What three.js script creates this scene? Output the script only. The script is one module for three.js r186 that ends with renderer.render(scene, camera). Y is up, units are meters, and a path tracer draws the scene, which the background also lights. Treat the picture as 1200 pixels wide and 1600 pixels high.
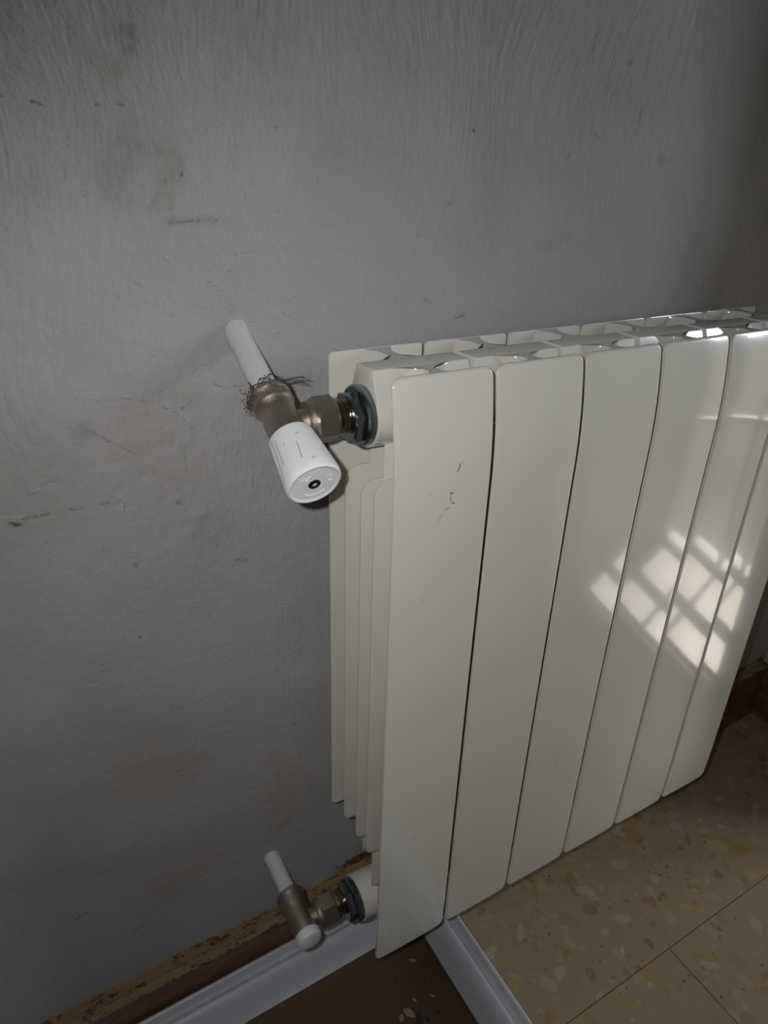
import * as THREE from 'three';
import { mergeGeometries, toCreasedNormals } from 'three/addons/utils/BufferGeometryUtils.js';
import { RoundedBoxGeometry } from 'three/addons/geometries/RoundedBoxGeometry.js';
import { RectAreaLightUniformsLib } from 'three/addons/lights/RectAreaLightUniformsLib.js';

// ------------------------------------------------------------------ camera, sky, sun, daylight, exposure
const scene = new THREE.Scene();
const V3 = (x, y, z) => new THREE.Vector3(x, y, z);
const FOCAL = 1086.2;                                   // pixels, for the 1200 x 1600 frame
const camera = new THREE.PerspectiveCamera(2 * Math.atan(800 / FOCAL) * 180 / Math.PI, 0.75, 0.02, 60);
const TILT = 1.8 * Math.PI / 180;                       // the radiator hangs a little lower at its far end
const hang = new THREE.Matrix4().makeRotationZ(-TILT);  // radiator frame -> room frame
const camRot = new THREE.Matrix4().makeRotationFromEuler(new THREE.Euler(-0.4679, -0.5348, 0.0320, 'YXZ'));
const camFrame = hang.clone().multiply(new THREE.Matrix4().makeTranslation(-0.2081, 0.6866, 0.3408)).multiply(camRot);
camFrame.decompose(camera.position, camera.quaternion, camera.scale);
camera.updateMatrixWorld(true);

scene.background = new THREE.Color(0.42, 0.56, 0.78);
scene.backgroundIntensity = 0.5;
const sun = new THREE.DirectionalLight(new THREE.Color(1.0, 0.95, 0.9), 9);
sun.position.set(1.2 + 2.5, -0.147 + 4.33, 0.40 + 0.30);
sun.target.position.set(1.2, -0.147, 0.40);
sun.castShadow = true;
Object.assign(sun.shadow.camera, { left: -3, right: 3, top: 3, bottom: -3, near: 0.1, far: 12 });
sun.shadow.mapSize.set(2048, 2048);
scene.add(sun, sun.target);
RectAreaLightUniformsLib.init();
// daylight that comes in through the glazed balcony door (it stands over the parapet, below the awning's edge)
const daylight = new THREE.RectAreaLight(new THREE.Color(0.86, 0.93, 1.0), 10.5, 0.43, 0.60);
daylight.position.set(1.54, 0.86, 0.695);
daylight.lookAt(-1, 0.86, 0.695);
scene.add(daylight);
// the flash of the phone that took the picture, a little up and left of its lens
const flash = new THREE.SpotLight(new THREE.Color(0.97, 0.98, 1.0), 0.22, 0, 56 * Math.PI / 180, 1, 2);
flash.position.copy(V3(-0.026, 0.016, 0.002).applyMatrix4(camera.matrixWorld));
flash.target.position.copy(V3(0.02, -0.13, -1).applyMatrix4(camera.matrixWorld));
flash.castShadow = true; flash.shadow.radius = 0.25; flash.shadow.mapSize.set(2048, 2048);
scene.add(flash, flash.target);

const renderer = new THREE.WebGLRenderer();
renderer.toneMapping = THREE.LinearToneMapping;
renderer.toneMappingExposure = 1.6;
renderer.shadowMap.enabled = true;

// ------------------------------------------------------------------ helpers
let seedState = 1234567;
const rnd = () => { seedState = (seedState * 1664525 + 1013904223) >>> 0; return seedState / 4294967296; };
const rr = (a, b) => a + (b - a) * rnd();
const clamp = (v, a = 0, b = 1) => Math.min(b, Math.max(a, v));
const smooth = (a, b, v) => { const t = clamp((v - a) / (b - a)); return t * t * (3 - 2 * t); };
const V = (x, y, z) => new THREE.Vector3(x, y, z);
const used = new Map();
function numbered(name) { const n = used.get(name) ?? 0; used.set(name, n + 1); return n ? `${name}_${String(n).padStart(3, '0')}` : name; }
function mesh(name, geometry, material, parent) {
  const m = new THREE.Mesh(geometry, material); m.name = name; m.castShadow = m.receiveShadow = true;
  if (parent) parent.add(m);
  return m;
}
function tag(o, label, category, group, kind) {
  o.userData.label = label; o.userData.category = category;
  if (group) o.userData.group = group;
  if (kind) o.userData.kind = kind;
  return o;
}
function top(o) { o.name = numbered(o.name); scene.add(o); return o; }
function hung(o, x = 0, y = 0, z = 0, tiltX = 0) {       // put a thing given in the radiator's frame into the room
  const m = hang.clone().multiply(new THREE.Matrix4().makeTranslation(x, y, z)).multiply(new THREE.Matrix4().makeRotationX(tiltX));
  m.decompose(o.position, o.quaternion, o.scale);
  return o;
}
const box = (x0, x1, y0, y1, z0, z1) => new THREE.BoxGeometry(x1 - x0, y1 - y0, z1 - z0).translate((x0 + x1) / 2, (y0 + y1) / 2, (z0 + z1) / 2);
const rbox = (x0, x1, y0, y1, z0, z1, r = 0.002, s = 2) => new RoundedBoxGeometry(x1 - x0, y1 - y0, z1 - z0, s, r).translate((x0 + x1) / 2, (y0 + y1) / 2, (z0 + z1) / 2);
const plain = (g) => { const h = g.index ? g.toNonIndexed() : g; return h; };
const join = (list) => mergeGeometries(list.map(plain).map((g) => { for (const k of Object.keys(g.attributes)) if (!['position', 'normal', 'uv'].includes(k)) g.deleteAttribute(k); return g; }));
const creased = (g, angle) => toCreasedNormals(g.scale(1000, 1000, 1000), angle).scale(0.001, 0.001, 0.001);   // small parts: compare corners in millimetres
function loft(rings, crease = 0.6, closedEnds = true) {  // skin over rings with equal point counts, capped
  const n = rings[0].length, pos = [], idx = [];
  for (const r of rings) for (const p of r) pos.push(p.x, p.y, p.z);
  for (let i = 0; i + 1 < rings.length; i++) for (let j = 0; j < n; j++) {
    const a = i * n + j, b = i * n + (j + 1) % n, c = a + n, d = b + n;
    idx.push(a, b, d, a, d, c);
  }
  if (closedEnds) for (const [k, flip] of [[0, true], [rings.length - 1, false]]) {
    const c = new THREE.Vector3(); for (const p of rings[k]) c.add(p); c.divideScalar(n);
    const ci = pos.length / 3; pos.push(c.x, c.y, c.z);
    for (let j = 0; j < n; j++) { const a = k * n + j, b = k * n + (j + 1) % n; flip ? idx.push(ci, b, a) : idx.push(ci, a, b); }
  }
  const g = new THREE.BufferGeometry();
  g.setAttribute('position', new THREE.Float32BufferAttribute(pos, 3)); g.setIndex(idx);
  g.setAttribute('uv', new THREE.Float32BufferAttribute(new Float32Array(pos.length / 3 * 2), 2));
  return creased(g, crease);
}
function planarUv(g, f) {                                // uv from position, in the units f returns
  const p = g.attributes.position, uv = new Float32Array(p.count * 2);
  for (let i = 0; i < p.count; i++) { const [u, v] = f(p.getX(i), p.getY(i), p.getZ(i)); uv[2 * i] = u; uv[2 * i + 1] = v; }
  g.setAttribute('uv', new THREE.BufferAttribute(uv, 2)); return g;
}
const latheZ = (profile, seg = 40) => creased(new THREE.LatheGeometry(profile.map(([z, r]) => new THREE.Vector2(Math.max(r, 1e-5), z)), seg).rotateX(Math.PI / 2), 0.5);   // profile (z, r), turned round z
const latheX = (profile, seg = 40) => creased(new THREE.LatheGeometry(profile.map(([x, r]) => new THREE.Vector2(Math.max(r, 1e-5), x)), seg).rotateZ(-Math.PI / 2), 0.5);  // profile (x, r), turned round x
function hexX(x0, x1, across, turn = 0, bevel = 0.0012, bore = 0) { // a chamfered hexagon nut along x
  const c = across / Math.sqrt(3), N = 48, rings = [];
  const ring = (x, k) => Array.from({ length: N }, (_, i) => {
    const a = i / N * 2 * Math.PI, s = ((a % (Math.PI / 3)) + Math.PI / 3) % (Math.PI / 3) - Math.PI / 6;
    const r = Math.min(across / 2 / Math.cos(s), k);
    return V(x, r * Math.cos(a + turn), r * Math.sin(a + turn));
  });
  rings.push(ring(x0, across / 2 * 0.97), ring(x0 + bevel, c * 0.985), ring(x0 + bevel * 1.6, c), ring(x1 - bevel * 1.6, c), ring(x1 - bevel, c * 0.985), ring(x1, across / 2 * 0.97));
  return loft(rings, 0.35);
}

// tileable value noise
function noise2(nx, ny, seed) {                          // u, v in 0..1 wraps; nx, ny cells
  const a = new Float32Array(nx * ny); let s = (seed * 2654435761) >>> 0;
  for (let i = 0; i < 8; i++) s = (s * 1664525 + 1013904223) >>> 0;
  for (let i = 0; i < nx * ny; i++) { s = (s * 1664525 + 1013904223) >>> 0; a[i] = s / 4294967296; }
  return (u, v) => {
    let x = (u - Math.floor(u)) * nx, y = (v - Math.floor(v)) * ny; const x0 = Math.floor(x) % nx, y0 = Math.floor(y) % ny, x1 = (x0 + 1) % nx, y1 = (y0 + 1) % ny;
    let fx = x - Math.floor(x), fy = y - Math.floor(y); fx = fx * fx * (3 - 2 * fx); fy = fy * fy * (3 - 2 * fy);
    const p = a[y0 * nx + x0], q = a[y0 * nx + x1], r = a[y1 * nx + x0], t = a[y1 * nx + x1];
    return p + (q - p) * fx + (r - p) * fy + (p - q - r + t) * fx * fy;
  };
}
function dataTexture(W, H, fill, color, wrap = THREE.RepeatWrapping) {
  const d = new Uint8Array(W * H * 4), out = [0, 0, 0];
  for (let y = 0; y < H; y++) for (let x = 0; x < W; x++) { fill(x / W, y / H, out, x, y); const i = (y * W + x) * 4; d[i] = clamp(out[0], 0, 255); d[i + 1] = clamp(out[1], 0, 255); d[i + 2] = clamp(out[2], 0, 255); d[i + 3] = 255; }
  const t = new THREE.DataTexture(d, W, H); t.wrapS = t.wrapT = wrap; t.magFilter = THREE.LinearFilter; t.minFilter = THREE.LinearMipmapLinearFilter; t.generateMipmaps = true;
  if (color) t.colorSpace = THREE.SRGBColorSpace; t.needsUpdate = true; return t;
}

// where the line of sight through a pixel of the 1200 x 1600 frame meets a plane of the room
const FLOOR = -0.147, WALL = -0.124, CORNER = 0.797;
function sight(px, py, axis, value) {
  const d = V((px - 600) / FOCAL, (800 - py) / FOCAL, -1).transformDirection(camera.matrixWorld);
  const k = (value - camera.position[axis]) / d[axis];
  return camera.position.clone().addScaledVector(d, k);
}

// ------------------------------------------------------------------ wall plaster: paint, brush strokes, scrapes and stains
const TX = -0.35, TY = -0.15, TS = 1.0, TW = 2048;       // the plaster maps cover 1 m and then repeat
const wallU = (px, py) => { const p = sight(px, py, 'z', WALL); return [(p.x - TX) / TS, (p.y - TY) / TS]; };
const hgt = new Float32Array(TW * TW), tint = new Float32Array(TW * TW * 3).fill(1);
{
  const warp = noise2(9, 7, 11), warp2 = noise2(40, 16, 12), brushA = noise2(230, 48, 13), brushB = noise2(520, 130, 14), grain = noise2(700, 700, 15), broad = noise2(14, 11, 16), lump = noise2(70, 60, 17), lump2 = noise2(160, 150, 18), mask = noise2(7, 6, 19), blot = noise2(6, 5, 20), blot2 = noise2(23, 19, 21), speck = noise2(420, 420, 22), drag = noise2(30, 200, 23);
  for (let y = 0; y < TW; y++) for (let x = 0; x < TW; x++) {
    const u = x / TW, v = y / TW, i = y * TW + x;
    const wu = u + (warp(u, v) - 0.5) * 0.05 + (warp2(u, v) - 0.5) * 0.008;
    const trowel = smooth(0.66, 0.5, v + (mask(u, v) - 0.5) * 0.25);     // the lower part was filled and smoothed
    const m = 0.35 + 1.1 * mask(v, u);
    let h = (brushA(wu, v) - 0.5) * 0.26 * (1 - 0.8 * trowel) * m + (brushB(wu, v) - 0.5) * 0.2 * (1 - 0.6 * trowel) + (grain(u, v) - 0.5) * 0.12 * (0.5 + mask(u, v));
    h += (broad(u, v) - 0.5) * 0.55 + (lump(u, v) - 0.5) * 0.24 + (lump2(u, v) - 0.5) * (0.36 - 0.2 * trowel) + (drag(u, v) - 0.5) * 0.08 * trowel;
    hgt[i] = h;
    const s = (blot(u, v) - 0.5) * 0.05 + (blot2(u, v) - 0.5) * 0.05 + (grain(v, u) - 0.5) * 0.03, sp = speck(u, v) > 0.93 ? -0.05 : 0;
    tint[3 * i] = 1 + s + sp + (blot(v, u) - 0.5) * 0.015; tint[3 * i + 1] = 1 + s + sp; tint[3 * i + 2] = 1 + s * 1.1 + sp - (blot(v, u) - 0.5) * 0.015;
  }
  const edgeN = noise2(90, 90, 24), edgeF = noise2(300, 300, 25), edgeH = noise2(850, 850, 26);
  // one stroke along pixel points: width in metres, relief, and how far its colour pulls towards col
  const stroke = (pts, w, dh, col, amt, broken = 0) => {
    const q = pts.map(([a, b]) => wallU(a, b));
    for (let k = 0; k + 1 < q.length; k++) {
      const [ax, ay] = q[k], [bx, by] = q[k + 1], L2 = (bx - ax) ** 2 + (by - ay) ** 2 || 1e-9, R = w * 2.2;
      const x0 = Math.floor((Math.min(ax, bx) - R) * TW), x1 = Math.ceil((Math.max(ax, bx) + R) * TW), y0 = Math.floor((Math.min(ay, by) - R) * TW), y1 = Math.ceil((Math.max(ay, by) + R) * TW);
      for (let y = y0; y <= y1; y++) for (let x = x0; x <= x1; x++) {
        const u = x / TW, v = y / TW, t = clamp(((u - ax) * (bx - ax) + (v - ay) * (by - ay)) / L2);
        const d = Math.hypot(u - ax - t * (bx - ax), v - ay - t * (by - ay)) / w;
        if (d > 2) continue;
        const n = edgeF(u * 1.0, v) * 0.8 + 0.6, f = Math.exp(-d * d * 1.9 * n * n) * clamp(0.15 + 1.3 * smooth(0.2, 0.8, edgeH(u, v))) * (broken && edgeN(u * 3, v * 3) < broken ? 0.08 : 1);
        const i = (((y % TW) + TW) % TW) * TW + (((x % TW) + TW) % TW);
        hgt[i] += dh * 0.55 * f;
        if (amt) for (let c = 0; c < 3; c++) tint[3 * i + c] += (col[c] - tint[3 * i + c]) * amt * 0.75 * f;
      }
    }
  };
  // a patch of another tone with a ragged outline, in pixels (rx, ry are its half sizes in metres)
  const patch = (px, py, rx, ry, dh, col, amt, ragged = 0.9, soft = 0.25) => {
    const [cu, cv] = wallU(px, py), R = 1 + ragged;
    for (let y = Math.floor((cv - ry * R) * TW); y <= (cv + ry * R) * TW; y++) for (let x = Math.floor((cu - rx * R) * TW); x <= (cu + rx * R) * TW; x++) {
      const u = x / TW, v = y / TW, d = Math.hypot((u - cu) / rx, (v - cv) / ry) + (edgeN(u, v) - 0.5) * ragged + (edgeF(u, v) - 0.5) * ragged * 0.6 + (blot2(u, v) - 0.5) * ragged;
      const f = smooth(1.1, 0.25 - soft, d) * (0.55 + 0.9 * edgeF(v, u)); if (f <= 0) continue;
      const i = (((y % TW) + TW) % TW) * TW + (((x % TW) + TW) % TW);
      hgt[i] += dh * f;
      for (let c = 0; c < 3; c++) tint[3 * i + c] += (col[c] - tint[3 * i + c]) * amt * 0.85 * f;
    }
  };
  const GREY = [0.62, 0.61, 0.58], DARK = [0.3, 0.27, 0.22], PINK = [0.97, 0.9, 0.87], PALE = [1.07, 1.07, 1.07], OLIVE = [0.8, 0.79, 0.7], RED = [0.5, 0.25, 0.14], BUFF = [0.9, 0.86, 0.78];
  // stains
  patch(195, 62, 0.008, 0.007, -0.05, GREY, 0.3, 1.2); patch(172, 105, 0.012, 0.008, 0, OLIVE, 0.35, 1); patch(182, 262, 0.014, 0.018, 0, GREY, 0.18, 1.3); patch(268, 275, 0.013, 0.02, 0, OLIVE, 0.35, 1.2);
  patch(60, 300, 0.012, 0.016, 0, GREY, 0.12); patch(1035, 250, 0.009, 0.012, 0, GREY, 0.3, 1.2); patch(1000, 190, 0.004, 0.015, 0, GREY, 0.25); patch(950, 140, 0.008, 0.008, 0, GREY, 0.22, 1.2); patch(760, 60, 0.005, 0.007, 0, GREY, 0.2); patch(700, 315, 0.006, 0.008, 0, GREY, 0.3, 1.3);
  patch(985, 98, 0.004, 0.003, 0, GREY, 0.45); patch(515, 240, 0.03, 0.006, 0, GREY, 0.08); patch(330, 347, 0.03, 0.006, 0, OLIVE, 0.2); patch(620, 90, 0.02, 0.03, 0, PINK, 0.18); patch(860, 380, 0.05, 0.01, 0, GREY, 0.14);
  patch(128, 672, 0.009, 0.011, 0, GREY, 0.22, 0.9); patch(225, 690, 0.035, 0.038, 0.25, PINK, 0.5, 0.7, 0.35); patch(290, 740, 0.035, 0.03, 0.2, PINK, 0.5, 0.7, 0.35); patch(370, 690, 0.03, 0.02, 0, PINK, 0.3); patch(330, 830, 0.02, 0.02, -0.1, GREY, 0.1, 1.2);
  patch(240, 1230, 0.04, 0.055, 0.1, PINK, 0.75, 0.7, 0.3); patch(300, 1190, 0.025, 0.02, 0.1, PINK, 0.6, 0.8); patch(440, 1240, 0.03, 0.07, 0.1, PINK, 0.6, 0.9); patch(300, 1360, 0.04, 0.02, 0, PINK, 0.5); patch(150, 1350, 0.06, 0.05, 0, OLIVE, 0.18, 0.8);
  patch(460, 610, 0.03, 0.02, 0.2, BUFF, 0.15); patch(300, 620, 0.03, 0.012, 0, OLIVE, 0.2, 0.8); patch(90, 950, 0.05, 0.05, 0, GREY, 0.06, 1.1);
  patch(1080, 420, 0.03, 0.05, 0, PINK, 0.45); patch(1150, 440, 0.05, 0.03, 0, PINK, 0.4); patch(555, 1345, 0.03, 0.012, -0.2, RED, 0.75, 0.9); patch(585, 1325, 0.035, 0.018, -0.2, RED, 0.85, 0.8); patch(500, 1395, 0.035, 0.012, -0.1, RED, 0.5, 1);
  // scratches, chips, drips and trowel lines
  stroke([[20, 154], [42, 157], [63, 164]], 0.0011, -0.15, DARK, 0.7, 0.45); stroke([[0, 150], [3, 152]], 0.0012, 0, DARK, 0.6); stroke([[150, 164], [155, 164]], 0.0012, 0, DARK, 0.6); stroke([[183, 164], [194, 165]], 0.0008, 0, DARK, 0.4, 0.4);
  stroke([[430, 200], [431, 201]], 0.0014, -0.2, DARK, 0.6); stroke([[739, 204], [740, 207]], 0.0013, -0.2, DARK, 0.7); stroke([[284, 271], [283, 276]], 0.0012, -0.2, DARK, 0.6); stroke([[265, 350], [300, 346], [338, 345]], 0.0013, -0.3, DARK, 0.3);
  stroke([[937, 34], [926, 80]], 0.0016, 0.3, GREY, 0.35); stroke([[1003, 172], [993, 212]], 0.002, 0.25, GREY, 0.35); stroke([[930, 210], [934, 216]], 0.001, 0, DARK, 0.5); stroke([[890, 240], [887, 248]], 0.001, 0, GREY, 0.6);
  stroke([[702, 501], [712, 498]], 0.002, -0.2, DARK, 0.45, 0.4); stroke([[716, 497], [724, 493]], 0.0016, -0.2, DARK, 0.5, 0.3); stroke([[660, 468], [672, 472]], 0.002, 0, GREY, 0.4); stroke([[699, 320], [703, 318]], 0.0013, -0.2, DARK, 0.5);
  stroke([[15, 819], [24, 821], [34, 821]], 0.0016, -0.7, DARK, 0.65); stroke([[12, 812], [32, 812]], 0.004, 0.5, PALE, 0.4); stroke([[36, 812], [110, 798], [190, 783]], 0.0014, -0.3, GREY, 0.7, 0.55); stroke([[190, 787], [191, 799]], 0.0045, 0.7, PALE, 0.75); stroke([[211, 862], [211, 879]], 0.0022, 0.6, PALE, 0.6); stroke([[211, 882], [212, 884]], 0.0015, -0.2, GREY, 0.7);
  stroke([[356, 880], [370, 878], [385, 874]], 0.0016, -0.5, DARK, 0.6, 0.4); stroke([[279, 787], [283, 788]], 0.0018, -0.3, DARK, 0.5); stroke([[50, 769], [60, 767]], 0.002, 0.7, PALE, 0.5); stroke([[70, 760], [82, 755]], 0.0022, -0.6, PALE, 0.4);
  stroke([[142, 1069], [152, 1067]], 0.0025, -0.8, PALE, 0.5); stroke([[217, 997], [219, 996]], 0.0015, -0.3, DARK, 0.6); stroke([[116, 1438], [135, 1428]], 0.0012, -0.3, DARK, 0.55); stroke([[209, 1455], [224, 1447]], 0.0014, -0.3, DARK, 0.7); stroke([[190, 1492], [215, 1474]], 0.001, -0.4, PALE, 0.6); stroke([[322, 1416], [336, 1406]], 0.001, 0.5, PALE, 0.6); stroke([[308, 1538 - 18], [312, 1519]], 0.001, 0, DARK, 0.6);
  stroke([[124, 666], [170, 692], [212, 711]], 0.0013, -0.45, GREY, 0.18); stroke([[249, 513], [257, 540], [263, 566]], 0.0011, 0.5, PALE, 0.3); stroke([[145, 625], [190, 621], [245, 628], [272, 643], [300, 670]], 0.0016, 0.6, PALE, 0.1); stroke([[258, 640], [285, 640], [297, 630]], 0.0011, -0.5, GREY, 0.2); stroke([[300, 580], [318, 568], [330, 574]], 0.0013, 0.5, PALE, 0.1); stroke([[335, 603], [352, 608], [378, 603]], 0.0013, -0.6, GREY, 0.25);
  stroke([[212, 440], [222, 446]], 0.0022, 0.9, PALE, 0.1); stroke([[258, 403], [262, 406]], 0.002, 0.8, PALE, 0.1); stroke([[365, 401], [400, 392]], 0.0012, -0.5, GREY, 0.2); stroke([[328, 440], [352, 458]], 0.003, 0.6, PALE, 0.1); stroke([[130, 300], [131, 304]], 0.0018, -0.3, GREY, 0.5);
  for (let k = 0; k < 7; k++) { const a = rr(380, 470), b = rr(1225, 1300); stroke([[a, b], [a + rr(10, 22), b - rr(8, 16)]], 0.0012, rr(-0.7, 0.7), PALE, 0.25); }
  for (let k = 0; k < 16; k++) { const a = rr(230, 380), b = rr(1360, 1450); stroke([[a, b], [a + rr(12, 30), b - rr(6, 12)]], 0.0011, rr(-0.6, 0.5), GREY, 0.15); }
  for (let k = 0; k < 5; k++) { const a = 430 + k * 9; stroke([[a, 920 + k * 12], [a + 2, 1000 + k * 20], [a, 1110 + k * 24]], 0.002, 0.3, PALE, 0.06); }
  for (let k = 0; k < 20; k++) { const a = rr(330, 700), b = rr(380, 500); stroke([[a, b], [a + rr(-5, 5), b + rr(-5, 5)]], rr(0.001, 0.0022), rr(0.2, 0.8), PALE, 0.1); }
  for (let k = 0; k < 14; k++) { const a = rr(300, 460), b = rr(460, 520); stroke([[a, b], [a + rr(6, 22), b + rr(4, 12)]], rr(0.0012, 0.0024), rr(-0.8, 0.9), PALE, 0.1); }
  for (let k = 0; k < 9; k++) { const a = rr(340, 470), b = rr(480, 540); stroke([[a, b], [a + rr(-14, 14), b + rr(-6, 6)]], rr(0.002, 0.004), rr(0.3, 0.9), PALE, 0.15); }
  for (let k = 0; k < 50; k++) { const a = rr(0, 1150), b = rr(0, 1400); stroke([[a, b], [a + rr(-2, 2), b + rr(-2, 2)]], rr(0.0006, 0.0011), -0.1, DARK, rr(0.1, 0.4)); }
}
const plasterBump = dataTexture(TW, TW, (u, v, o, x, y) => { o[0] = o[1] = o[2] = 128 + 62 * hgt[y * TW + x]; });
const plasterColor = dataTexture(TW, TW, (u, v, o, x, y) => { const i = 3 * (y * TW + x); o[0] = 176 * tint[i]; o[1] = 174 * tint[i + 1]; o[2] = 172 * tint[i + 2]; }, true);

// ------------------------------------------------------------------ other maps
const terrazzo = (() => {                                // 0.8 m of cement with marble chips
  const W = 1600, cv = document.createElement('canvas'); cv.width = cv.height = W; const c = cv.getContext('2d');
  c.fillStyle = 'rgb(178,158,132)'; c.fillRect(0, 0, W, W);
  const hues = [[188, 148, 92], [196, 160, 108], [164, 126, 84], [204, 190, 168], [190, 172, 146], [180, 146, 104], [150, 116, 84], [204, 172, 118], [182, 150, 126], [196, 178, 150]];
  const chip = (x, y, r, col) => {
    const n = 5 + Math.floor(rnd() * 4), st = rr(0.6, 1.5), ro = rnd() * 6.3; c.fillStyle = col; const pts = [];
    for (let k = 0; k < n; k++) { const a = k / n * 6.283 + rr(-0.3, 0.3), q = r * rr(0.7, 1.15), px = Math.cos(a) * q * st, py = Math.sin(a) * q / st; pts.push([px * Math.cos(ro) - py * Math.sin(ro), px * Math.sin(ro) + py * Math.cos(ro)]); }
    for (const ox of [-W, 0, W]) for (const oy of [-W, 0, W]) {
      if (x + ox < -60 || x + ox > W + 60 || y + oy < -60 || y + oy > W + 60) continue;
      c.beginPath(); pts.forEach(([a, b], k) => k ? c.lineTo(x + ox + a, y + oy + b) : c.moveTo(x + ox + a, y + oy + b)); c.closePath(); c.fill();
    }
  };
  const pick = () => { const h = hues[Math.floor(rnd() * hues.length)], d = rr(-14, 14), k = rr(0.2, 0.75); return `rgba(${h[0] + d | 0},${h[1] + d | 0},${h[2] + d | 0},${k.toFixed(2)})`; };
  for (let i = 0; i < 5200; i++) chip(rnd() * W, rnd() * W, rr(1.5, 6), pick());
  for (let i = 0; i < 1500; i++) chip(rnd() * W, rnd() * W, rr(7, 17), pick());
  for (let i = 0; i < 420; i++) chip(rnd() * W, rnd() * W, rr(13, 27), pick());
  for (let i = 0; i < 260; i++) chip(rnd() * W, rnd() * W, rr(1.5, 4.5), 'rgba(80,60,46,0.6)');
  const t = new THREE.CanvasTexture(cv); t.colorSpace = THREE.SRGBColorSpace; t.wrapS = t.wrapT = THREE.RepeatWrapping; return t;
})();
const orangePeel = (() => { const a = noise2(150, 150, 31), b = noise2(300, 300, 32); return dataTexture(512, 512, (u, v, o) => { o[0] = o[1] = o[2] = 128 + (a(u, v) - 0.5) * 90 + (b(u, v) - 0.5) * 40; }); })();
const castGrain = (() => { const a = noise2(120, 120, 33), b = noise2(240, 240, 34); return dataTexture(512, 512, (u, v, o) => { o[0] = o[1] = o[2] = 128 + (a(u, v) - 0.5) * 110 + (b(u, v) - 0.5) * 80; }); })();
const dirt = (() => {
  const a = noise2(24, 24, 35), b = noise2(90, 90, 36), d = noise2(220, 220, 37);
  return dataTexture(1024, 1024, (u, v, o) => {
    const n = a(u, v) * 0.4 + b(u, v) * 0.4 + d(u, v) * 0.2, k = smooth(0.5, 0.75, n), s = d(v, u) > 0.94 ? 0.4 : 0;
    const m = Math.max(k * 0.75, s); o[0] = 158 * (1 - m) + 78 * m; o[1] = 130 * (1 - m) + 52 * m; o[2] = 98 * (1 - m) + 34 * m;
  }, true);
})();
const dirtBump = (() => { const a = noise2(60, 60, 38), b = noise2(200, 200, 39); return dataTexture(512, 512, (u, v, o) => { o[0] = o[1] = o[2] = 128 + (a(u, v) - 0.5) * 120 + (b(u, v) - 0.5) * 90; }); })();
const marble = (() => { const a = noise2(8, 20, 40), b = noise2(60, 60, 41); return dataTexture(512, 512, (u, v, o) => { const n = a(u, v) * 0.6 + b(u, v) * 0.4 - 0.5; o[0] = 122 + n * 60; o[1] = 86 + n * 50; o[2] = 64 + n * 40; }, true); })();
function scuffMap(marks) {                               // enamel with a few scuffs and chips, u = x / 0.08, v = y / 0.57
  const W = 256, H = 1824, cv = document.createElement('canvas'); cv.width = W; cv.height = H; const c = cv.getContext('2d');
  c.fillStyle = 'rgb(232,228,216)'; c.fillRect(0, 0, W, H);
  for (const [x, y, dx, dy, w, col] of marks) { c.strokeStyle = col; c.lineWidth = w; c.lineCap = 'round'; c.beginPath(); c.moveTo(x * W, (1 - y) * H); c.quadraticCurveTo(x * W + dx * 0.5 + dy * 0.3, (1 - y) * H - dy * 0.5, x * W + dx, (1 - y) * H - dy); c.stroke(); }
  const t = new THREE.CanvasTexture(cv); t.colorSpace = THREE.SRGBColorSpace; return t;
}

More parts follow.
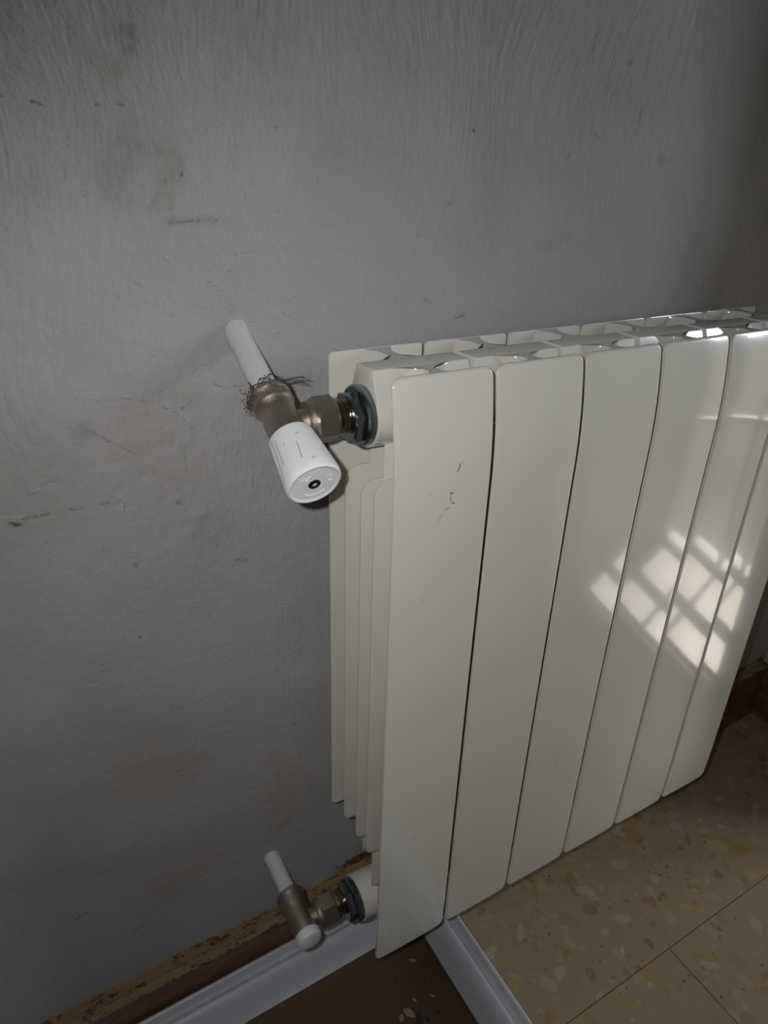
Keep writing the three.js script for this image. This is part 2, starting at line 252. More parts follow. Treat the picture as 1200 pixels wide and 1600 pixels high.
// ------------------------------------------------------------------ materials
const M = {
  plaster: new THREE.MeshStandardMaterial({ map: plasterColor, bumpMap: plasterBump, bumpScale: 0.0060, roughness: 0.72 }),
  paint: new THREE.MeshStandardMaterial({ color: 0xd2cec6, roughness: 0.9 }),
  ceiling: new THREE.MeshStandardMaterial({ color: 0xdcdad4, roughness: 0.9 }),
  mortar: new THREE.MeshStandardMaterial({ color: 0x8a7762, roughness: 0.95 }),
  crust: new THREE.MeshStandardMaterial({ map: dirt, bumpMap: dirtBump, bumpScale: 0.002, roughness: 0.95 }),
  skirting: new THREE.MeshStandardMaterial({ map: marble, roughness: 0.35 }),
  terrazzo: new THREE.MeshStandardMaterial({ map: terrazzo, color: 0xebe8e4, roughness: 0.42 }),
  enamel: new THREE.MeshPhysicalMaterial({ color: 0xe8e4d8, roughness: 0.14, ior: 1.55, clearcoat: 1, clearcoatRoughness: 0.06, bumpMap: orangePeel, bumpScale: 0.00006 }),
  zinc: new THREE.MeshStandardMaterial({ color: 0x98a3aa, metalness: 1, roughness: 0.26 }),
  nickel: new THREE.MeshStandardMaterial({ color: 0xc3b8a8, metalness: 1, roughness: 0.42, bumpMap: castGrain, bumpScale: 0.0002 }),
  brass: new THREE.MeshStandardMaterial({ color: 0xa89a80, metalness: 1, roughness: 0.24 }),
  knob: new THREE.MeshStandardMaterial({ color: 0xf8f8f6, roughness: 0.4 }),
  pipe: new THREE.MeshStandardMaterial({ color: 0xe0dfdb, roughness: 0.6, bumpMap: dirtBump, bumpScale: 0.0004 }),
  screw: new THREE.MeshStandardMaterial({ color: 0x5d6267, metalness: 1, roughness: 0.3 }),
  hemp: new THREE.MeshStandardMaterial({ color: 0x4e4335, roughness: 0.9 }),
  grime: new THREE.MeshStandardMaterial({ color: 0x8a857c, roughness: 0.9 }),
  tub: new THREE.MeshStandardMaterial({ color: 0xcfced6, roughness: 0.38 }),
  water: new THREE.MeshPhysicalMaterial({ color: new THREE.Color(0.6, 0.46, 0.32), roughness: 0.05, transmission: 0.9, ior: 1.33, thickness: 0.03, attenuationColor: new THREE.Color(0.52, 0.31, 0.15), attenuationDistance: 0.04 }),
  flake: new THREE.MeshStandardMaterial({ color: 0x8b775d, roughness: 0.8 }),
  sludge: new THREE.MeshStandardMaterial({ color: 0x1d1915, roughness: 0.7 }),
  alu: new THREE.MeshStandardMaterial({ color: 0xd8d8d6, roughness: 0.4 }),
  glass: new THREE.MeshPhysicalMaterial({ color: 0xffffff, roughness: 0.0, transmission: 1, thickness: 0, ior: 1.45 }),
  threshold: new THREE.MeshStandardMaterial({ color: 0xcdc8be, roughness: 0.4 }),
  stone: new THREE.MeshStandardMaterial({ color: 0xcfc4b0, roughness: 0.8 }),
  parapet: new THREE.MeshStandardMaterial({ color: 0xb9b2a6, roughness: 0.9 }),
  awning: new THREE.MeshStandardMaterial({ color: 0x6d7a5e, roughness: 0.95 }),
};

// ------------------------------------------------------------------ the room
const XL = -2.6, ZF = 2.9, CEIL = 2.35, T = 0.12, REV = 0.35;   // REV: depth of the balcony door's reveal
const DZ0 = 0.19, DZ1 = 0.60, DTOP = 2.0;
const struct = (name, g, m) => { const o = mesh(name, g, m); o.userData.kind = 'structure'; scene.add(o); return o; };
const wallBack = struct('wall_back', planarUv(box(XL - T, CORNER + REV, FLOOR - 0.12, CEIL, WALL - T, WALL), (x, y) => [(x - TX) / TS, (y - TY) / TS]), M.plaster);
tag(wallBack, 'white painted plaster wall with brush marks, scrapes and patches behind the radiator', 'wall');
const wallRight = struct('wall_right', join([
  box(CORNER, CORNER + REV, FLOOR - 0.12, CEIL, WALL, DZ0), box(CORNER, CORNER + REV, FLOOR - 0.12, CEIL, DZ1, ZF + T),
  box(CORNER, CORNER + REV, DTOP, CEIL, DZ0, DZ1)]), M.paint);
tag(wallRight, 'white painted side wall with the balcony door opening', 'wall');
tag(struct('wall_left', box(XL - T, XL, FLOOR - 0.12, CEIL, WALL, ZF), M.paint), 'plain white wall at the far side of the room', 'wall');
tag(struct('wall_front', box(XL - T, CORNER, FLOOR - 0.12, CEIL, ZF, ZF + T), M.paint), 'plain white wall facing the radiator wall', 'wall');
tag(struct('ceiling', box(XL - T, CORNER + REV, CEIL, CEIL + T, WALL - T, ZF + T), M.ceiling), 'plain white ceiling', 'ceiling');
const floor = struct('floor', box(XL, CORNER + REV, FLOOR - 0.12, FLOOR - 0.0025, WALL, ZF), M.mortar);
tag(floor, 'terrazzo tile floor with thin dark joints', 'floor');
{
  const TILE = 0.40, J = 0.00035, JX = 0.350, JZ = 0.085;
  for (let i = -8; i <= 2; i++) for (let k = -1; k <= 7; k++) {
    if (k === -1 && i & 1) continue;                     // the cut row along the wall is laid in longer pieces
    const w = k === -1 ? 2 : 1, sx = k === -1 ? JX - 0.42 : JX;
    const x0 = Math.max(XL, sx + i * TILE) + J, x1 = Math.min(CORNER + REV, sx + (i + w) * TILE) - J, z0 = Math.max(WALL, JZ + k * TILE) + J, z1 = Math.min(ZF, JZ + (k + 1) * TILE) - J;
    if (x1 - x0 < 0.02 || z1 - z0 < 0.02 || (x0 > CORNER - 0.01 && (z0 > DZ1 || z1 < DZ0))) continue;
    const ou = ((i * 7 + k * 3) % 5) * 0.37, ov = ((i * 3 + k * 5) % 7) * 0.29, turn = (i + k) & 1;
    const g = planarUv(rbox(x0, x1, FLOOR - 0.012, FLOOR + rr(-0.00025, 0), z0, z1, 0.0007, 1), (x, y, z) => turn ? [x / 0.8 + ou, z / 0.8 + ov] : [z / 0.8 + ou, -x / 0.8 + ov]);
    mesh('tile', g, M.terrazzo, floor);
  }
}
// skirting: a mortar bed with a crumbly dirty top, faced with brown tiles
const SKY = -0.047;
function ragged(x0, x1, fixed, alongX, seed) {           // the crumbly ledge as a rough strip
  const n = 260, k = noise2(150, 2, seed), q = noise2(40, 2, seed + 1), rings = [];
  for (let i = 0; i <= n; i++) {
    const s = i / n, a = x0 + (x1 - x0) * s, r = (k(s, 0.1) - 0.5) * 0.005 + (q(s, 0.1) - 0.5) * 0.004, r2 = (k(s, 0.6) - 0.5) * 0.0028;
    const pts = [[0.0, SKY + 0.012 + r], [0.0035, SKY + 0.0085 + r], [0.0065, SKY + 0.002 + r2], [0.0098 + r2, SKY + 0.0003 + r2 * 0.4], [0.0135 + r2 * 0.3, SKY - 0.001], [0.0128, SKY - 0.006], [0, SKY - 0.006]];
    rings.push(pts.map(([d, y]) => alongX ? V(a, y, fixed + d) : V(fixed - d, y, a)));
  }
  return planarUv(loft(alongX ? rings : rings.reverse(), 0.5), (x, y, z) => alongX ? [x / 0.3, (z - y) / 0.15] : [z / 0.3, (x + y) / 0.15]);
}
const baseBack = struct('baseboard_back', box(XL, CORNER, FLOOR, SKY - 0.004, WALL, WALL + 0.005), M.mortar);
tag(baseBack, 'low brown tile skirting under the radiator with a crumbling dirty mortar top', 'skirting');
mesh('mortar_crust', ragged(XL, CORNER - 0.014, WALL, true, 61), M.crust, baseBack);
for (let x = CORNER - 0.4 - 0.0; x > XL - 0.4; x -= 0.4) {
  const a = Math.max(x, XL) + 0.0006, b = Math.min(x + 0.4, CORNER - 0.014) - 0.0006;
  mesh('skirting_tile', planarUv(rbox(a, b, FLOOR + 0.001, SKY - 0.002, WALL + 0.005, WALL + 0.013, 0.001, 1), (u, y, z) => [u / 0.4, (y + z) / 0.2]), M.skirting, baseBack);
}
const baseRight = struct('baseboard_right', box(CORNER - 0.005, CORNER, FLOOR, SKY - 0.004, WALL, DZ0), M.mortar);
tag(baseRight, 'short brown tile skirting between the radiator wall and the balcony door', 'skirting');
mesh('mortar_crust', ragged(WALL + 0.014, DZ0, CORNER, false, 71), M.crust, baseRight);
mesh('skirting_tile', planarUv(rbox(CORNER - 0.013, CORNER - 0.005, FLOOR + 0.001, SKY - 0.002, WALL + 0.005, DZ0, 0.001, 1), (x, y, z) => [z / 0.4, (y + x) / 0.2]), M.skirting, baseRight);

const sill = struct('trim_1', rbox(CORNER + 0.002, 1.094, FLOOR, FLOOR + 0.012, DZ0 + 0.0005, DZ1 - 0.0005, 0.002, 2), M.threshold);
tag(sill, 'pale marble threshold slab of the balcony door', 'threshold');
// balcony door: frame, rails, panes
const door = struct('door_1', join([
  box(1.095, 1.14, FLOOR, DTOP, DZ0, DZ0 + 0.05), box(1.095, 1.14, FLOOR, DTOP, DZ1 - 0.05, DZ1), box(1.095, 1.14, DTOP - 0.05, DTOP, DZ0 + 0.05, DZ1 - 0.05), box(1.095, 1.14, FLOOR, FLOOR + 0.035, DZ0 + 0.05, DZ1 - 0.05)]), M.alu);
tag(door, 'glazed balcony door with white metal frame and bars', 'door');
for (const y of [0.22, 1.42]) mesh('rail', box(1.1, 1.135, y - 0.012, y + 0.012, DZ0 + 0.05, DZ1 - 0.05), M.alu, door);
mesh('mullion', box(1.1, 1.135, FLOOR + 0.035, DTOP - 0.05, 0.385, 0.405), M.alu, door);
for (const [z0, z1] of [[DZ0 + 0.05, 0.385], [0.405, DZ1 - 0.05]]) for (const [y0, y1] of [[FLOOR + 0.035, 0.2], [0.24, 1.4], [1.44, DTOP - 0.05]])
  mesh('pane', new THREE.PlaneGeometry(z1 - z0, y1 - y0).rotateY(-Math.PI / 2).translate(1.12, (y0 + y1) / 2, (z0 + z1) / 2), M.glass, door);

// the balcony beyond it
tag(struct('balcony_floor', box(CORNER + REV, 1.7, FLOOR - 0.12, FLOOR - 0.01, -1.0, 2.6), M.stone), 'pale stone balcony floor in the sun', 'floor');
tag(struct('balcony_parapet', box(1.55, 1.7, FLOOR - 0.01, 0.54, -1.0, 2.6), M.parapet), 'solid parapet wall along the balcony', 'wall');
{
  const rings = []; for (let i = 0; i <= 24; i++) { const s = i / 24, x = 1.16 + s * 0.39, y = 2.2 - s * 1.0 - 0.03 * Math.sin(s * Math.PI); rings.push([V(x, y, -0.9), V(x, y, 2.5), V(x, y - 0.004, 2.5), V(x, y - 0.004, -0.9)]); }
  const a = top(mesh('awning', loft(rings, 0.6), M.awning)); tag(a, 'dull green canvas awning let down over the balcony', 'awning');
  mesh('front_bar', new THREE.CylinderGeometry(0.015, 0.015, 3.4, 16).rotateX(Math.PI / 2).translate(1.55, 1.198, 0.8), M.alu, a);
}
// ------------------------------------------------------------------ radiator (its own frame: x along it, origin at its lower front corner)
const radiator = new THREE.Group(); radiator.name = 'radiator';
hung(top(radiator));
tag(radiator, 'cream enamelled aluminium radiator of six flat-fronted sections on the wall', 'radiator');
const H = 0.5695, HUBZ = -0.0455, YU = 0.536, YL = 0.038;
function frontPlate() {
  const rings = [], hw0 = 0.0385, r = 0.0075, rT = 0.0065;
  const zf = (y) => y > 0.487 ? -0.0085 * ((y - 0.487) / 0.0825) ** 2 : y < 0.05 ? -0.0012 * ((0.05 - y) / 0.05) ** 2 : 0;
  const ys = [];
  for (let i = 0; i <= 8; i++) ys.push(r * (1 - Math.cos(i / 8 * Math.PI / 2)));
  for (let y = 0.02; y < 0.48; y += 0.02) ys.push(y);
  for (let y = 0.48; y < H - rT - 0.001; y += 0.004) ys.push(y);
  for (let i = 0; i <= 8; i++) ys.push(H - rT + rT * Math.sin(i / 8 * Math.PI / 2));
  for (const y of ys) {
    let hw = hw0;
    if (y < r) hw -= r - Math.sqrt(Math.max(0, r * r - (r - y) ** 2));
    if (y > H - rT) hw -= rT - Math.sqrt(Math.max(0, rT * rT - (y - H + rT) ** 2));
    const endFall = Math.max(0, 0.0012 - y) + Math.max(0, y - (H - 0.0012)), ring = [], e = 0.0012;
    const bulge = (x) => 0.0006 * (1 - (x / hw0) ** 2);
    const edge = [0, 0.00012, 0.00032, 0.0006, 0.0009, 0.0012, 0.0016], xs = [...edge.map((d) => d - hw), ...Array.from({ length: 11 }, (_, j) => (hw - 0.005) * (j / 5 - 1)), ...edge.map((d) => hw - d).reverse()];
    for (const x of xs) {
      const d = hw - Math.abs(x), fall = d < e ? e - Math.sqrt(e * e - (e - d) ** 2) : 0;
      ring.push(V(0.04 + x, y, zf(y) - 0.0006 + bulge(x) - fall - endFall));
    }
    ring.push(V(0.04 + hw, y, zf(y) - 0.0024), V(0.04 + hw - 0.0006, y, zf(y) - 0.0030), V(0.04, y, zf(y) - 0.0030), V(0.04 - hw + 0.0006, y, zf(y) - 0.0030), V(0.04 - hw, y, zf(y) - 0.0024));
    rings.push(ring.reverse());
  }
  return planarUv(loft(rings, 0.5), (x, y) => [x / 0.08, y / 0.5695]);
}
function plate(x0, x1, y0, y1, z0, z1, rTop, rBottom, bevel = 0.0005) {
  const s = new THREE.Shape(), a = rTop, b = rBottom;
  s.moveTo(x0 + b, y0); s.lineTo(x1 - b, y0); s.absarc(x1 - b, y0 + b, b, -Math.PI / 2, 0); s.lineTo(x1, y1 - a); s.absarc(x1 - a, y1 - a, a, 0, Math.PI / 2); s.lineTo(x0 + a, y1); s.absarc(x0 + a, y1 - a, a, Math.PI / 2, Math.PI); s.lineTo(x0, y0 + b); s.absarc(x0 + b, y0 + b, b, Math.PI, 1.5 * Math.PI);
  return creased(new THREE.ExtrudeGeometry(s, { depth: z1 - z0 - 2 * bevel, bevelEnabled: true, bevelThickness: bevel, bevelSize: bevel, bevelOffset: -bevel, bevelSegments: 2, curveSegments: 10 }).translate(0, 0, z0 + bevel), 0.5);
}
function hubProfile(cy, upper, grow = 0) {               // (z, y) outline of a hub: round below, flanks rising to a flat top on the upper one
  const R = 0.0220 + grow, pts = [], flat = 0.0325 + grow, hz = 0.0108 + grow, c = 0.0016;
  if (!upper) { for (let i = 0; i < 48; i++) { const a = -i / 48 * 2 * Math.PI; pts.push([HUBZ + R * Math.cos(a), cy + R * Math.sin(a)]); } return pts; }
  const d = Math.hypot(hz, flat), ta = Math.atan2(flat, hz) - Math.acos(R / d);   // where the flank touches the circle
  for (let i = 0; i <= 36; i++) { const a = ta - i / 36 * (Math.PI + 2 * ta); pts.push([HUBZ + R * Math.cos(a), cy + R * Math.sin(a)]); }
  pts.push([HUBZ - hz - c * 0.35, cy + flat - c], [HUBZ - hz + c * 0.1, cy + flat - c * 0.25], [HUBZ - hz + c, cy + flat], [HUBZ, cy + flat], [HUBZ + hz - c, cy + flat], [HUBZ + hz - c * 0.1, cy + flat - c * 0.25], [HUBZ + hz + c * 0.35, cy + flat - c]);
  return pts;
}
function hub(cy, upper) {
  const ring = (x, g) => hubProfile(cy, upper, g).map(([z, y]) => V(x, y, z));
  const xs = [[0.0021, -0.0012], [0.0023, -0.0005], [0.0029, 0], [0.0771, 0], [0.0777, -0.0005], [0.0779, -0.0012]];
  const g = loft(xs.map(([x, q]) => ring(x, q)), 0.5);
  return g;
}
function web(z0, z1, y0, y1, atHub, mid, atPlate) {      // upright web from hub to plate, flared at both ends
  const N = 16, rings = [], half = (t) => t < 0.45 ? mid + (atHub - mid) * (1 - t / 0.45) ** 2.2 : mid + (atPlate - mid) * Math.max(0, (t - 0.55) / 0.45) ** 2.2;
  for (const [y, k] of [[y0, 1], [y0 + 0.002, 1], [y1 - 0.0025, 1], [y1 - 0.0008, 0.97], [y1, 0.9]]) {
    const ring = [];
    for (let i = 0; i <= N; i++) ring.push(V(0.04 - half(i / N) * k, y, z0 + (z1 - z0) * i / N));
    for (let i = N; i >= 0; i--) ring.push(V(0.04 + half(i / N) * k, y, z0 + (z1 - z0) * i / N));
    rings.push(z1 > z0 ? ring.reverse() : ring);
  }
  const g = loft(rings, 0.5); return g;
}
const GF = {
  front: frontPlate(),
  body: join([hub(YU, true), hub(YL, false),
    web(HUBZ + 0.0095, -0.0108, 0.06, 0.5682, 0.026, 0.0050, 0.013), web(HUBZ - 0.0095, -0.0945, 0.09, 0.5662, 0.026, 0.0050, 0.012),
    loft([[0.05], [0.52]].map(([y]) => Array.from({ length: 28 }, (_, i) => { const a = -i / 28 * 2 * Math.PI; return V(0.04 + 0.011 * Math.cos(a), y, HUBZ + 0.017 * Math.sin(a)); })), 0.7)]),
  back: plate(0.0014, 0.0786, 0.118, 0.5665, -0.0975, -0.0945, 0.004, 0.006),
  fins: [[-0.0705, 0.489], [-0.0465, 0.487], [-0.0275, 0.494]].map(([z, y]) => [
    plate(0.0020, 0.0360, 0.122, y, z - 0.0009, z + 0.0009, 0.0125, 0.009), plate(0.0440, 0.0780, 0.122, y, z - 0.0009, z + 0.0009, 0.0125, 0.009)]),
  nipple: [true, false].map((u) => loft([-0.0021, 0.0021].map((x) => hubProfile(0, u, -0.0080).map(([z, y]) => V(x, y, z - HUBZ))), 0.5)),
};
const enamelMarked = M.enamel.clone(); enamelMarked.color.set(0xffffff);
enamelMarked.map = scuffMap([
  [0.62, 0.885, 6, 14, 3, 'rgba(90,82,70,0.75)'], [0.64, 0.893, 10, 4, 2, 'rgba(150,142,128,0.6)'], [0.565, 0.858, 7, 0, 3, 'rgba(80,74,64,0.8)'], [0.575, 0.856, 1, -16, 2, 'rgba(110,102,90,0.6)'], [0.59, 0.845, 6, -2, 3, 'rgba(90,84,74,0.7)'], [0.54, 0.838, 5, 2, 2.5, 'rgba(90,84,74,0.7)'], [0.5, 0.832, -8, -14, 1.6, 'rgba(130,122,110,0.6)'], [0.53, 0.84, -4, -8, 1.4, 'rgba(130,122,110,0.5)'],
  [0.35, 0.862, 6, 4, 2, 'rgba(170,164,150,0.7)'], [0.37, 0.72, -6, -16, 1.6, 'rgba(160,154,140,0.6)'], [0.38, 0.70, -3, -6, 1.6, 'rgba(160,154,140,0.5)'], [0.42, 0.27, 3, 8, 3, 'rgba(140,132,120,0.7)'], [0.44, 0.285, 4, 10, 1.6, 'rgba(150,144,130,0.5)'], [0.2, 0.062, 3, 3, 3, 'rgba(150,146,136,0.8)'], [0.7, 0.6, 4, 0, 1.5, 'rgba(160,154,140,0.5)'], [0.47, 0.24, 1, 3, 2, 'rgba(150,144,130,0.5)'],
]);
const enamelSmudged = M.enamel.clone(); enamelSmudged.color.set(0xffffff);
enamelSmudged.map = scuffMap([[0.5, 0.3, -6, -26, 3, 'rgba(176,168,152,0.55)'], [0.54, 0.31, -10, -10, 2, 'rgba(176,168,152,0.5)'], [0.47, 0.29, 4, -10, 3, 'rgba(170,162,148,0.5)']]);
for (let i = 0; i < 6; i++) {
  const s = mesh('section', GF.body, M.enamel, radiator); s.position.x = 0.08 * i;
  s.userData.label = ['section nearest the valves, scuffed on its front plate', 'section beside the scuffed one', 'middle section with a faint smudge low on its plate', 'plain middle section', 'plain section near the far end', 'end section nearest the room corner'][i];
  mesh('front_plate', GF.front, i === 0 ? enamelMarked : i === 2 ? enamelSmudged : M.enamel, s);
  mesh('back_plate', GF.back, M.enamel, s);
  for (const pair of GF.fins) for (const g of pair) mesh('fin', g, M.enamel, s);
  if (i) for (const [y, u] of [[YU, 0], [YL, 1]]) { const k = mesh('nipple', GF.nipple[u], M.enamel, radiator); k.position.set(0.08 * i, y, HUBZ); }
}
// zinc-plated reducing bushes in the two near hubs
const flange = latheX([[0.0012, 0.012], [0.0012, 0.0198], [-0.0006, 0.0207], [-0.0030, 0.0207], [-0.0042, 0.0196], [-0.0042, 0.0178], [-0.0038, 0.010]], 56);
for (const y of [YU, YL]) {
  const b = mesh('bushing', flange, M.zinc, radiator); b.position.set(0, y, HUBZ); b.userData.label = 'bluish zinc plated end bushing';
  mesh('hexagon', hexX(-0.0112, -0.0036, 0.0318, 0.25, 0.0011), M.zinc, b);
  mesh('seal_ring', latheX([[0.0006, 0.015], [0.0006, 0.0203], [0.0024, 0.0203], [0.0024, 0.015]], 48), M.zinc, b);
}

// ------------------------------------------------------------------ valves, pipes
const strand = (a, b, bend, r = 0.00022) => { const m = a.clone().lerp(b, 0.5).add(bend); return new THREE.TubeGeometry(new THREE.QuadraticBezierCurve3(a, m, b), 7, r, 4); };
function unionSet(t, reach, dx) {                        // nut, tail piece and neck along x towards the radiator, in the valve's own axes
  const nut = mesh('union_nut', join([hexX(reach - 0.0372 + dx, reach - 0.0210 + dx, 0.0272, 0.5, 0.0016), latheX([[reach - 0.0408 + dx, 0.0095], [reach - 0.0398 + dx, 0.0126], [reach - 0.0372 + dx, 0.0133], [reach - 0.036 + dx, 0.011]])]), M.nickel, t);
  mesh('tailpiece', latheX([[reach - 0.0215, 0.0085], [reach - 0.0215, 0.0120], [reach - 0.0172, 0.0124], [reach - 0.0162, 0.0108], [reach - 0.0152, 0.0108], [reach - 0.0146, 0.0120], [reach - 0.0135, 0.0120], [reach - 0.0129, 0.0108], [reach - 0.0121, 0.0108], [reach - 0.0116, 0.0118], [reach - 0.0113, 0.0118], [reach - 0.0113, 0.008]]), M.brass, t);
  return nut;
}
const UP = { x: -0.0540, y: 0.5375, z: -0.0450, a: 0.4636 };
{
  const t = new THREE.Group(); t.name = 'radiator_valve';
  hung(top(t), UP.x, UP.y, UP.z, UP.a);
  tag(t, 'nickel plated upper radiator valve with large white plastic hand knob', 'valve');
  mesh('body', join([
    latheZ([[-0.0275, 0.0090], [-0.0275, 0.0122], [-0.0264, 0.0136], [-0.0235, 0.0140], [-0.0218, 0.0132], [-0.0206, 0.0131], [-0.0196, 0.0136], [-0.0160, 0.0137], [-0.0142, 0.0128], [-0.0118, 0.0119], [-0.0090, 0.0116], [-0.0050, 0.0119], [0.0020, 0.0121], [0.0070, 0.0120], [0.0110, 0.0115], [0.0140, 0.0112], [0.0150, 0.0075]], 48),
    latheX([[0.000, 0.0094], [0.008, 0.0090], [0.0115, 0.0083], [0.0135, 0.0088], [0.0160, 0.0108], [0.0185, 0.0112]], 36)]), M.nickel, t);
  unionSet(t, 0.054, 0.0006);
  // hand knob: a tapered cap with shallow flutes
  const N = 84, rings = [], prof = [[0.0125, 0.0118], [0.0120, 0.0146], [0.0130, 0.0156], [0.0180, 0.0162], [0.0330, 0.0176], [0.0470, 0.0189], [0.0505, 0.0191], [0.0528, 0.0186], [0.0540, 0.0174], [0.0538, 0.0160], [0.0533, 0.0152], [0.0532, 0.0040]];
  prof.forEach(([z, r]) => rings.push(Array.from({ length: N }, (_, i) => { const a = i / N * 2 * Math.PI, fl = z > 0.016 && z < 0.046 ? 0.0007 * Math.max(0, Math.cos(a * 6 + 0.6)) ** 24 : 0; return V((r - fl) * Math.cos(a), (r - fl) * Math.sin(a), z); })));
  const k = mesh('hand_knob', loft(rings, 0.45), M.knob, t); k.scale.set(0.93, 0.93, 0.93); k.userData.label = 'white fluted plastic hand knob';
  mesh('screw', join([latheZ([[0.0528, 0.0042], [0.0536, 0.0042], [0.0540, 0.0036], [0.0540, 0.0018], [0.0528, 0.0017], [0.0526, 0.0002]], 28)]), M.screw, k);
  const strokes = (pts) => new THREE.TubeGeometry(new THREE.CatmullRomCurve3(pts.map(([x, y]) => V(x, y, 0.0533)), false, 'catmullrom', 0), Math.max(2, pts.length * 2), 0.00032, 5);
  const arc = (r, a0, a1, n = 14) => Array.from({ length: n + 1 }, (_, i) => { const a = (a0 + (a1 - a0) * i / n) * Math.PI / 180; return [r * Math.cos(a), r * Math.sin(a)]; });
  mesh('raised_marks', join([strokes(arc(0.0108, 235, 320)), strokes([[-0.0046, -0.0098], [-0.0060, -0.0088], [-0.0062, -0.0104]]), strokes([[0.0078, 0.0052], [0.0102, 0.0076]]), strokes([[0.0102, 0.0050], [0.0080, 0.0078]]), strokes([[0.0098, 0.0014], [0.0116, 0.0026], [0.0112, 0.0004], [0.0096, 0.0012]]), strokes([[-0.0100, 0.0048], [-0.0080, 0.0078]]), strokes([[-0.0072, 0.0046], [-0.0048, 0.0058]]), strokes([[-0.0072, 0.0046], [-0.0066, 0.0076], [-0.0040, 0.0084]])]), M.knob, k);
  const grime = []; // handling marks on the knob
  for (const [a, z0, z1, b] of [[1.9, 0.030, 0.044, 0.10], [1.55, 0.046, 0.0475, 0.16], [1.62, 0.0225, 0.0232, 0.2], [2.7, 0.020, 0.040, 0.02], [2.35, 0.026, 0.028, 0.06]]) {
    const r = (z) => 0.0163 + (z - 0.018) * 0.093 - 0.00012; grime.push(new THREE.TubeGeometry(new THREE.CatmullRomCurve3([0, 0.33, 0.66, 1].map((s) => { const z = z0 + (z1 - z0) * s, q = a + b * s; return V(r(z) * Math.cos(q), r(z) * Math.sin(q), z); })), 10, 0.00022, 5));
  }
  mesh('grime_marks', join(grime), M.grime, k);
  const hairs = [];
  for (let i = 0; i < 80; i++) {
    const a = rnd() * 6.283, b = a + rr(-0.9, 0.9), p = V(0.0130 * Math.cos(a), 0.0130 * Math.sin(a), -0.0272 + rr(-0.002, 0.002)), q = V(rr(0.0105, 0.0152) * Math.cos(b), rr(0.0105, 0.0152) * Math.sin(b), -0.0275 + rr(-0.007, 0.004));
    hairs.push(strand(p, q, V(rr(-0.004, 0.004), rr(-0.004, 0.004), rr(-0.003, 0.001)), rr(0.00016, 0.00034)));
  }
  for (let i = 0; i < 16; i++) { const a = Math.PI + rr(-0.5, 0.5), p = V(0.0138 * Math.cos(a), 0.0138 * Math.sin(a), -0.025 + rr(-0.003, 0.004)); hairs.push(strand(p, p.clone().add(V(rr(-0.005, 0.001), rr(-0.006, 0.006), rr(-0.004, 0.008))), V(rr(-0.006, 0.001), rr(-0.004, 0.004), rr(-0.003, 0.003)), 0.00025)); }
  for (let i = 0; i < 5; i++) { const p = V(0.007, 0.0115, -0.027); hairs.push(strand(p, V(0.020 + rr(0, 0.004), 0.010 + rr(-0.002, 0.004), -0.027 + rr(-0.003, 0.003)), V(0.002, rr(0.001, 0.004), 0), 0.0003)); }
  const h = mesh('sealing_hemp', join(hairs), M.hemp, t); h.userData.kind = 'stuff'; h.userData.label = 'frayed brown hemp strands round the pipe joint';
}
const LO = { x: -0.0540, y: 0.0385, z: -0.0480 };
{
  const t = new THREE.Group(); t.name = 'lockshield_valve';
  hung(top(t), LO.x, LO.y, LO.z, 0.04);
  tag(t, 'nickel plated lower radiator valve with small white cap, above the tub', 'valve');
  mesh('body', join([
    latheZ([[-0.0310, 0.0084], [-0.0310, 0.0126], [-0.0300, 0.0136], [-0.0268, 0.0138], [-0.0250, 0.0132], [-0.0190, 0.0130], [-0.0145, 0.0121], [-0.0100, 0.0116], [0.0000, 0.0118], [0.0100, 0.0113], [0.0130, 0.0107], [0.0140, 0.0080]], 48),
    latheX([[0.000, 0.0092], [0.009, 0.0090], [0.0120, 0.0082], [0.0138, 0.0088], [0.0160, 0.0106], [0.0185, 0.0110]], 36)]), M.nickel, t);
  unionSet(t, 0.054, 0.0006);
  const cap = mesh('cap', latheZ([[0.0118, 0.0090], [0.0118, 0.0114], [0.0124, 0.0118], [0.0190, 0.0115], [0.0204, 0.0107], [0.0208, 0.0095], [0.0208, 0.0001]], 40), M.knob, t); cap.userData.label = 'small white plastic cap';
  mesh('rim_groove', latheZ([[0.0168, 0.0112], [0.0172, 0.01185], [0.0178, 0.01185], [0.0182, 0.0112]], 40), M.knob, cap);
  const hairs = []; for (let i = 0; i < 10; i++) { const a = rnd() * 6.28; const p = V(0.0126 * Math.cos(a), 0.0126 * Math.sin(a), -0.031); hairs.push(strand(p, p.clone().add(V(rr(-0.004, 0.004), rr(-0.004, 0.004), rr(-0.004, 0.002))), V(0, 0, -0.001), 0.0002)); }
  const h = mesh('sealing_hemp', join(hairs), M.hemp, t); h.userData.kind = 'stuff';
}
function pipe(at, tilt, z0, z1, r, name, label) {
  
  const n = noise2(20, 20, 77), rings = [], N = 36;
  for (let i = 0; i <= 30; i++) { const s = i / 30, z = z0 + (z1 - z0) * s; rings.push(Array.from({ length: N }, (_, j) => { const a = j / N * 2 * Math.PI, q = r * (1 + 0.05 * (n(j / N, s) - 0.5)) + 0.0022 * smooth(0.42, 0.1, s) * n(j / N, s * 0.5 + 0.3); return V(q * Math.cos(a), q * Math.sin(a), z); })); }
  const t = mesh(name, loft(rings, 0.9), M.pipe); hung(top(t), at.x, at.y, at.z, tilt); tag(t, label, 'pipe', null);
  return t;
}
pipe(UP, UP.a, -0.105, -0.0268, 0.0084, 'heating_pipe', 'white painted pipe sloping down from the wall to the upper valve');
pipe(LO, 0.04, -0.092, -0.0303, 0.0080, 'heating_pipe', 'white painted short pipe from the wall to the lower valve');

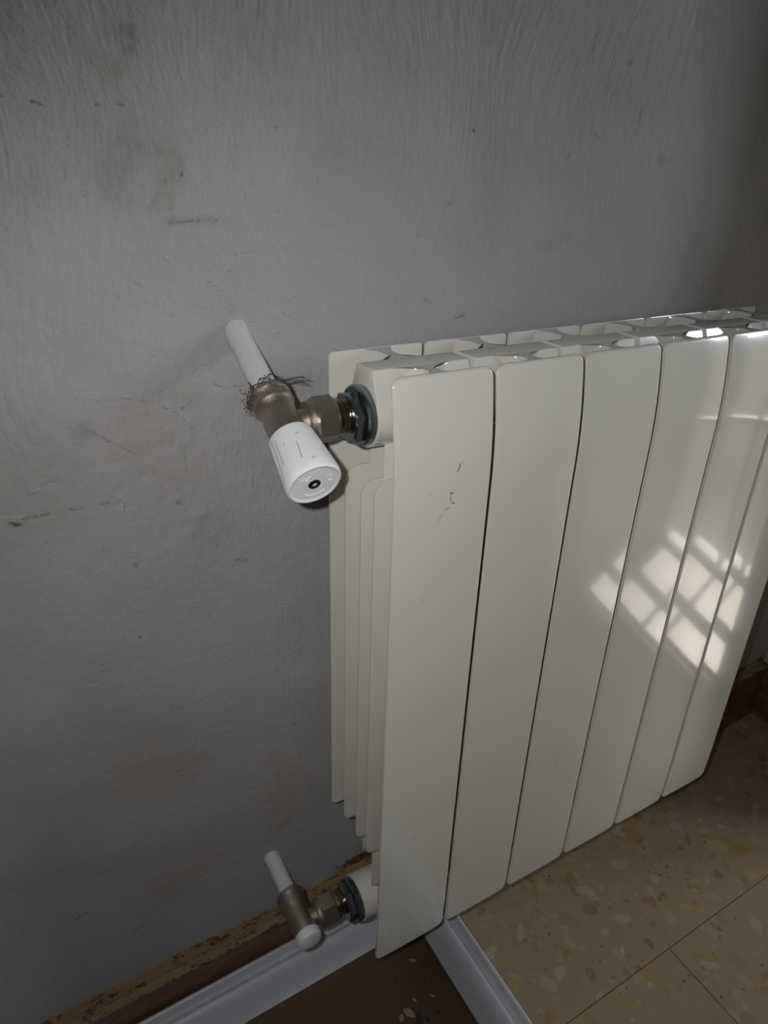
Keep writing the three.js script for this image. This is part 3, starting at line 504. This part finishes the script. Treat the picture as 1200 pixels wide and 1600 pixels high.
// ------------------------------------------------------------------ drip tub with rusty water under the valves
const RIM = -0.080, TUBX0 = -0.30, TUBX1 = 0.131, TUBZ0 = -0.1085, TUBZ1 = 0.205;
function rrect(d, y, N = 14) {                           // rounded rectangle inset by d
  const x0 = TUBX0 + d, x1 = TUBX1 - d, z0 = TUBZ0 + d, z1 = TUBZ1 - d, r = Math.max(0.006, 0.040 - d * 0.6), out = [];
  for (const [cx, cz, a0] of [[x1 - r, z1 - r, 0], [x0 + r, z1 - r, 90], [x0 + r, z0 + r, 180], [x1 - r, z0 + r, 270]]) for (let i = 0; i <= N; i++) { const a = (a0 + 90 * i / N) * Math.PI / 180; out.push(V(cx + r * Math.cos(a), y, cz + r * Math.sin(a))); }
  return out;
}
{
  const prof = [[0.060, FLOOR + 0.0004], [0.040, FLOOR + 0.0006], [0.034, -0.135], [0.0255, -0.108], [0.0205, -0.0965], [0.0035, -0.0925], [0.0008, -0.0900], [-0.0004, -0.0850], [0.0006, -0.0815], [0.0030, RIM], [0.0050, -0.0810], [0.0064, -0.0840], [0.0082, -0.0872], [0.0115, -0.0880], [0.0140, -0.0868], [0.0160, -0.0860], [0.0188, -0.0868], [0.0225, -0.0905], [0.0262, -0.0980], [0.0310, -0.1130], [0.0390, -0.1330], [0.0520, -0.1425], [0.0640, -0.1440]];
  const g = loft(prof.map(([d, y]) => rrect(d, y)).map((r) => r.reverse()), 0.6);
  const tub = top(mesh('plastic_tub', g, M.tub)); tag(tub, 'white plastic tub on the floor under the radiator valves, holding rusty water', 'tub');
  const w = top(mesh('rusty_water', loft([[0.0620, -0.1434], [0.0524, -0.1420], [0.0394, -0.1326], [0.0342, -0.1200]].map(([d, y]) => rrect(d, y).reverse()), 0.6), M.water)); tag(w, 'murky rust brown water standing in the white tub', 'water');
  const flakes = [[640, 1583, 0.010, 0], [648, 1562, 0.004, 0], [676, 1555, 0.004, 0], [645, 1500, 0.006, 0], [655, 1590, 0.009, 1], [668, 1592, 0.006, 1], [684, 1580, 0.004, 1], [618, 1532, 0.0022, 1], [664, 1529, 0.0024, 1], [628, 1590, 0.007, 0]];
  for (const [px, py, s, dark] of flakes) {
    const p = sight(px, py, 'y', -0.1190), n = 7, pts = []; const sh = new THREE.Shape();
    for (let i = 0; i < n; i++) { const a = i / n * 6.283, q = s * rr(0.35, 0.62); pts.push([q * Math.cos(a) * 1.4, q * Math.sin(a) * 0.7]); }
    pts.forEach(([a, b], i) => i ? sh.lineTo(a, b) : sh.moveTo(a, b));
    const f = top(mesh(dark ? 'sludge_flake' : 'plaster_flake', new THREE.ExtrudeGeometry(sh, { depth: 0.0008, bevelEnabled: false }).rotateX(-Math.PI / 2), dark ? M.sludge : M.flake));
    f.position.set(p.x, -0.1203, p.z); f.rotation.y = rr(0, 6.28);
    tag(f, dark ? 'black flake of sludge floating on the rusty water' : 'pale flake of plaster floating on the rusty water', 'flake', dark ? 'black flakes on the tub water' : 'pale flakes on the tub water');
  }
}

renderer.render(scene, camera);
